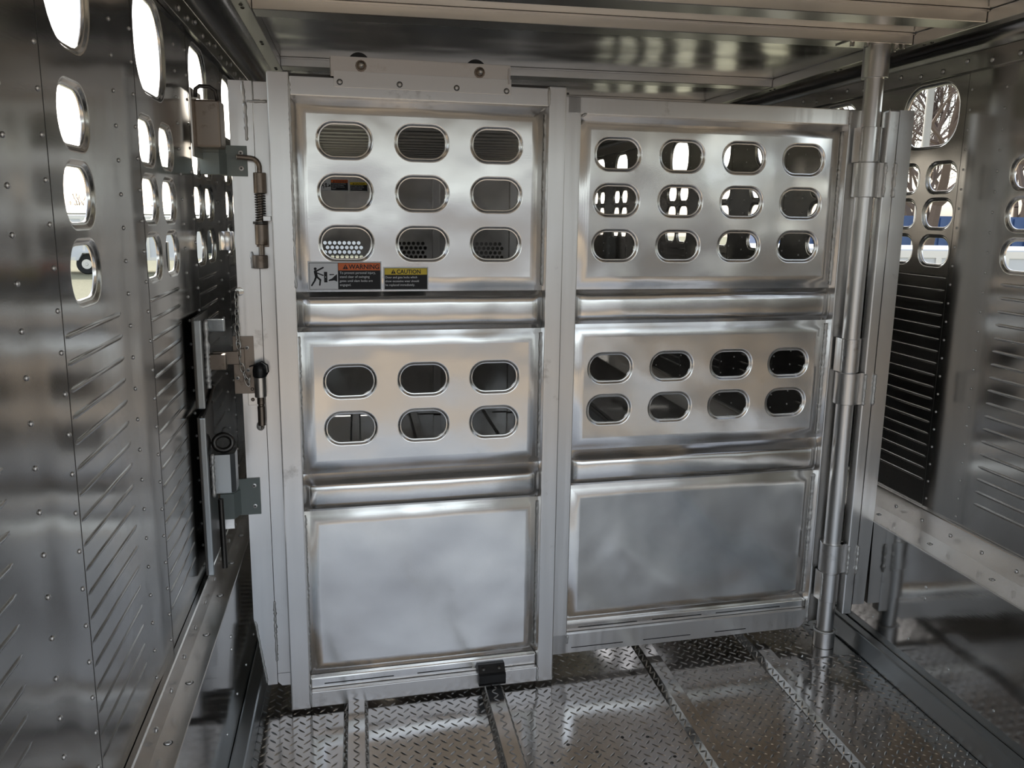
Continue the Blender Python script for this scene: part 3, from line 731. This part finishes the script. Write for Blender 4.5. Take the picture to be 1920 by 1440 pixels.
# ------------------------------------------------------------------ hinge post, gate barrels, jamb
PX, PY = 1.752, 2.790
hp = empty('hinge_post', (PX, PY, 0), 0, label='round aluminium hinge post standing on the tread floor right of the gate', cat='post')
lcyl('pipe', 'tube', hp, .0315, .072, 2.15, (0, 0), 32)
lcyl('base_collar', 'tube', hp, .040, .0015, .070, (0, 0), 32, .004)
wr = NB(); rnd = random.Random(3); tube(wr, [((.038+rnd.uniform(-.001, .001))*cos(2*pi*k/40), (.038)*sin(2*pi*k/40), .070+rnd.uniform(-.0015, .0015)) for k in range(40)], .004, 6, closed=True, taper=[.003+.002*rnd.random() for _ in range(40)]); obj('weld_ring', wr, 'weld', hp, smooth=True)
box('foot_plate', 'floor', hp, -.085, .085, -.085, .055, .0002, .0035, bev=.001)
lcyl('top_sleeve', 'tube', hp, .0435, 2.097, 2.204, (0, 0), 32)
tp = box('top_plate', 'rail', hp, -.13, .085, -.05, .045, 2.2035, 2.2085, bev=.001)
bt = NB(); lathe(bt, [(.006, -.014), (.008, -.012), (.008, 0)], (0, 0, 0), 8); bt = obj('bolt', bt, 'zinc', tp, smooth=35); bt.location = (-.115, -.035, 2.2033)
for x, y in ((-.06, -.035), (.05, -.035), (.072, -.035), (.06, -.012), (.075, .02)): link_copy(bt, loc=(x, y, 2.2033))
GLOC = lambda X, Yw: ((X-GO[0])*cos(TH)+(Yw-GO[1])*sin(TH), -(X-GO[0])*sin(TH)+(Yw-GO[1])*cos(TH))
pu, pv = GLOC(PX, PY)
for z0, z1 in ((1.821, 1.937), (1.083, 1.204), (.194, .307)):
    b = NB()
    lathe(b, [(.0355, z0), (.0365, z0+.001), (.0365, z1-.001), (.0355, z1)], (pu, pv, 0), 28)
    bx(b, pu-.036, pu-.018, pv, pv+.036, z0, z1); hb = obj('hinge_barrel', b, 'tube', g, smooth=40)
    obj('weld_bead', bead(NB(), (pu-.0345, pv-.008, z0), (pu-.0345, pv-.008, z1), .004, int(z0*50)), 'weld', hb, smooth=True)
gj = empty('gate_jamb', (0, 0, 0), 0, label='fixed aluminium jamb between the hinge post and the right wall', cat='jamb')
bm = NB(); bx(bm, 1.790, 1.829, 2.742, 2.785, .150, 1.991, bev=.004); obj('jamb_tube', bm, 'tube', gj)
bm = NB(); prism(bm, [(1.830, .188), (1.8775, .188), (1.883, .50), (1.8845, .56), (1.884, 1.992), (1.830, 1.992)], 'y', 2.743, 2.775); obj('jamb_plate', bm, 'tube', gj)
bm = NB(); bx(bm, 1.886, 2.000, 2.752, 2.772, ZR+.10, 1.990); 
bm.free()
for z0, z1 in ((1.702, 1.819), (.965, 1.081), (.313, .426)):
    b = NB(); lathe(b, [(.0415, z0), (.043, z0+.0015), (.043, z1-.0015), (.0415, z1)], (PX, PY, 0), 30); bx(b, PX+.02, 1.80, PY-.03, PY-.006, z0, z1)
    hb = obj('hinge_barrel', b, 'tube', gj, smooth=40)
    obj('weld_bead', bead(NB(), (1.7935, 2.742, z0), (1.7935, 2.742, z1), .0065, int(z0*70)), 'weld', hb, smooth=True)
    obj('weld_bead', bead(NB(), (1.8295, 2.7405, z0), (1.8295, 2.7405, z1), .0070, int(z0*90)), 'weld', gj, smooth=True)

# ------------------------------------------------------------------ outside
gd = NB(); bx(gd, -90, 90, -90, 110, GZ-.1, GZ); gd = obj('ground', gd, 'ground', kind='structure'); gd['label'] = 'gravel yard and grass around the trailer'
def bare_tree(seed, h=9., depth=6):
    rnd = random.Random(seed); bm = NB()
    def br(p, dr, L, r, k):
        q = p; pts = [p]; tp = [r]
        for i in range(3):
            dr = (dr + Vector((rnd.uniform(-1, 1), rnd.uniform(-1, 1), rnd.uniform(-.4, .8)))*.13).normalized(); q = q + dr*L/3; pts.append(q); tp.append(r*(1-.16*(i+1)))
        tube(bm, pts, r, 6 if k > 3 else 4 if k > 1 else 3, taper=tp, caps=False)
        if k == 0: return
        for j in range(3 if k > 2 else 4):
            ax = Vector((rnd.uniform(-1, 1), rnd.uniform(-1, 1), rnd.uniform(-1, 1))).normalized()
            nd = (dr + ax*rnd.uniform(.45, .85)); nd.z = max(nd.z, -.1); nd.normalize()
            br(pts[rnd.choice((1, 2, 3, 3))] if k < depth else pts[rnd.choice((2, 3))], nd, L*rnd.uniform(.62, .82), r*.56, k-1)
    br(Vector((0, 0, 0)), Vector((0, 0, 1)), h*.30, h*.024, depth)
    return bm
tA = obj('bare_tree', bare_tree(3), 'bark'); tB = obj('bare_tree', bare_tree(11), 'bark')
trees = [(tB, (18.6, 26.5, 0), 1.2, 4, None), (tA, (13.8, 19.2, 0), 1.1, 2.2, None), (tB, (25, 29, 0), 1.2, 1, None), (tA, (32, 33.5, 0), 1.2, 2, None), (tB, (28.5, 40, 0), 1.3, 2.5, None), (tA, (36, 47, 0), 1.3, 5, None), (tB, (45, 53, 0), 1.3, .5, None)]
TL = ('bare tree behind the blue container, directly behind the pale pole', 'nearest bare tree just left of the pale pole, filling the large right window hole', 'bare tree right of the pale pole, over the blue container', 'bare tree farther right behind the blue container', 'farthest left of three distant bare trees behind the container', 'middle one of three distant bare trees behind the container', 'rightmost of three distant bare trees behind the container')
for i in range(6): trees.append(((tA, tB)[i % 2], (-33+i*6.3, 67+(i*7 % 5), 0), .46+.06*(i % 3), i*1.3, None))
for i in range(8): trees.append(((tB, tA)[i % 2], (-34+i*9.5, -42-(i*5 % 7), 0), .75, i*2.1, None))  # unseen row behind the camera, added to darken the horizon mirrored in the gate
done = set()
for i, (t, l, sc, rz, lab) in enumerate(trees):
    if t.name in done: o = link_copy(t)
    else: o = t; done.add(t.name)
    o.location = (l[0], l[1], GZ); o.scale = (sc,)*3; o.rotation_euler = (0, 0, rz)
    if i < 7: tag(o, TL[i], 'tree', 'bare trees outside the right wall')
    elif i < 13: tag(o, 'small bare tree on the horizon beyond the left wall, %s from the left' % ('first', 'second', 'third', 'fourth', 'fifth', 'sixth')[i-7], 'tree', 'bare trees beyond the shed')
    else: tag(o, 'unseen bare tree behind the camera, added for its reflection in the gate', 'tree', 'bare trees behind the camera')
def shed(name, loc, rz, w_, dp, h_, wall, label, cat='shed', stripe=None, rise=.45):
    e = empty(name, loc, rz, label=label, cat=cat)
    box('shed_wall', wall, e, 0, w_, 0, dp, 0, h_)
    r = NB(); prism(r, [(-.3, h_), (dp+.3, h_), (dp/2, h_+rise)], 'x', -.3, w_+.3); obj('shed_roof', r, 'roofm', e)
    n = int(w_/5)
    for i in range(n):
        f = box('shed_door', 'roofm' if i % 2 else 'glass', e, 1.2+i*5, 3.6+i*5, -.05, 0, 0, 2.2)
        box('door_handle', 'rivet', f, 3.3+i*5, 3.38+i*5, -.1, -.05, 1, 1.2)
    if stripe: box('wall_stripe', stripe, e, 0, w_, -.03, 0, 1.85, 2.12)
shed('long_shed', (-32, 55, GZ), 0, 34, 8, 2.3, 'paint', 'long pale shed with a grey roof and blue stripe seen through the left wall holes', 'building', 'blue')
shed('unseen_shed', (-16, -34, GZ), 0, 30, 9, 4.6, 'brick', 'unseen slate grey shed behind the camera, added for its reflection in the gate', 'building')  # unseen building, added and toned grey for what the gate sheets reflect
# parked livestock trailer beyond the left wall
def road_trailer(name, loc, rz, L_, Wd, h0, h1, body, label):
    e = empty(name, loc, rz, label=label, cat='trailer')
    box('body', body, e, 0, L_, 0, Wd, h0, h1, bev=.05)
    box('top_trim', 'rivet', e, 0, L_, -.02, 0, h1-.15, h1-.03); box('bottom_rail', 'rivet', e, 0, L_, -.03, 0, h0, h0+.12)
    n = int(L_/1.2)
    for i in range(n): box('side_post', 'rivet', e, .4+i*1.2, .5+i*1.2, -.03, 0, h0+.12, h1-.15)
    for x in (L_*.42, L_*.56):
        w_ = NB(); lathe(w_, [(.2, -.12), (.36, -.12), (.40, -.08), (.40, .08), (.36, .12), (.2, .12)], (x, -.02, .40), 24, 'y'); t = obj('tyre', w_, 'tyre', e, smooth=40)
        w_ = NB(); lathe(w_, [(.19, -.13), (.17, -.10), (.08, -.11), (.05, -.15)], (x, -.02, .40), 16, 'y'); obj('wheel_rim', w_, 'rivet', t, smooth=40)
    fd = NB(); prism(fd, [(L_*.36, .55), (L_*.39, .90), (L_*.59, .90), (L_*.62, .55), (L_*.60, .55), (L_*.575, .84), (L_*.405, .84), (L_*.38, .55)], 'y', -.25, 0); obj('fender', fd, 'paint', e)
    return e
road_trailer('stock_trailer', (-13.4, 36.5, GZ), 0, 7, 2.2, .55, 2.3, 'paint', 'white parked trailer with black wheels, seen through the lowest near left hole')
road_trailer('flat_trailer', (7.0, 13.6, GZ), -.12, 10, 2.2, 1.45, 2.05, 'paint', 'low white trailer beyond the right wall, below the blue container')
ct = empty('shipping_container', (11, 21.5, GZ), -.10, label='blue corrugated container behind the low white trailer on the right', cat='container')
bm = NB(); bx(bm, 0, 14, 0, 2.4, 1.75, 2.65); obj('container_body', bm, 'blue', ct)
box('container_base', 'dark', ct, .1, 13.9, .1, 2.3, 0, 1.75)
rb = box('wall_rib', 'blue', ct, 0, .16, -.05, 0, 1.8, 2.6)
for i in range(1, 40): link_copy(rb, loc=(i*.35, 0, 0))
# hitch jack
hj = empty('trailer_jack', (-2.62, 12.6, GZ), 0, label='black trailer jack post on the grass seen through a left wall hole', cat='jack')
box('jack_post', 'black', hj, -.06, .06, -.06, .06, .55, 2.1, bev=.01); box('jack_foot', 'black', hj, -.16, .16, -.12, .12, 0, .04, bev=.01)
box('jack_leg', 'steel', hj, -.035, .035, -.035, .035, .04, .55); tb = NB(); tube(tb, [(.05, 0, 1.5), (.30, 0, 1.5), (.30, 0, 1.3)], .02, 8); obj('jack_crank', tb, 'black', hj)
box('hitch_beam', 'dark', hj, -1.2, -.06, -.08, .08, 1.0, 1.12); box('hitch_coupler', 'brick', hj, -.25, .25, -.09, -.06, .95, 1.05)
up = empty('utility_pole', (11.3, 16.0, GZ), 0, label='pale straight pole in front of the bare trees right of the trailer', cat='pole')
obj('pole_shaft', lathe(NB(), [(.085, 0), (.065, 8)], (0, 0, 0), 12), 'shed', up, smooth=40); box('pole_arm', 'shed', up, -.9, .9, -.05, .05, 7.2, 7.35)
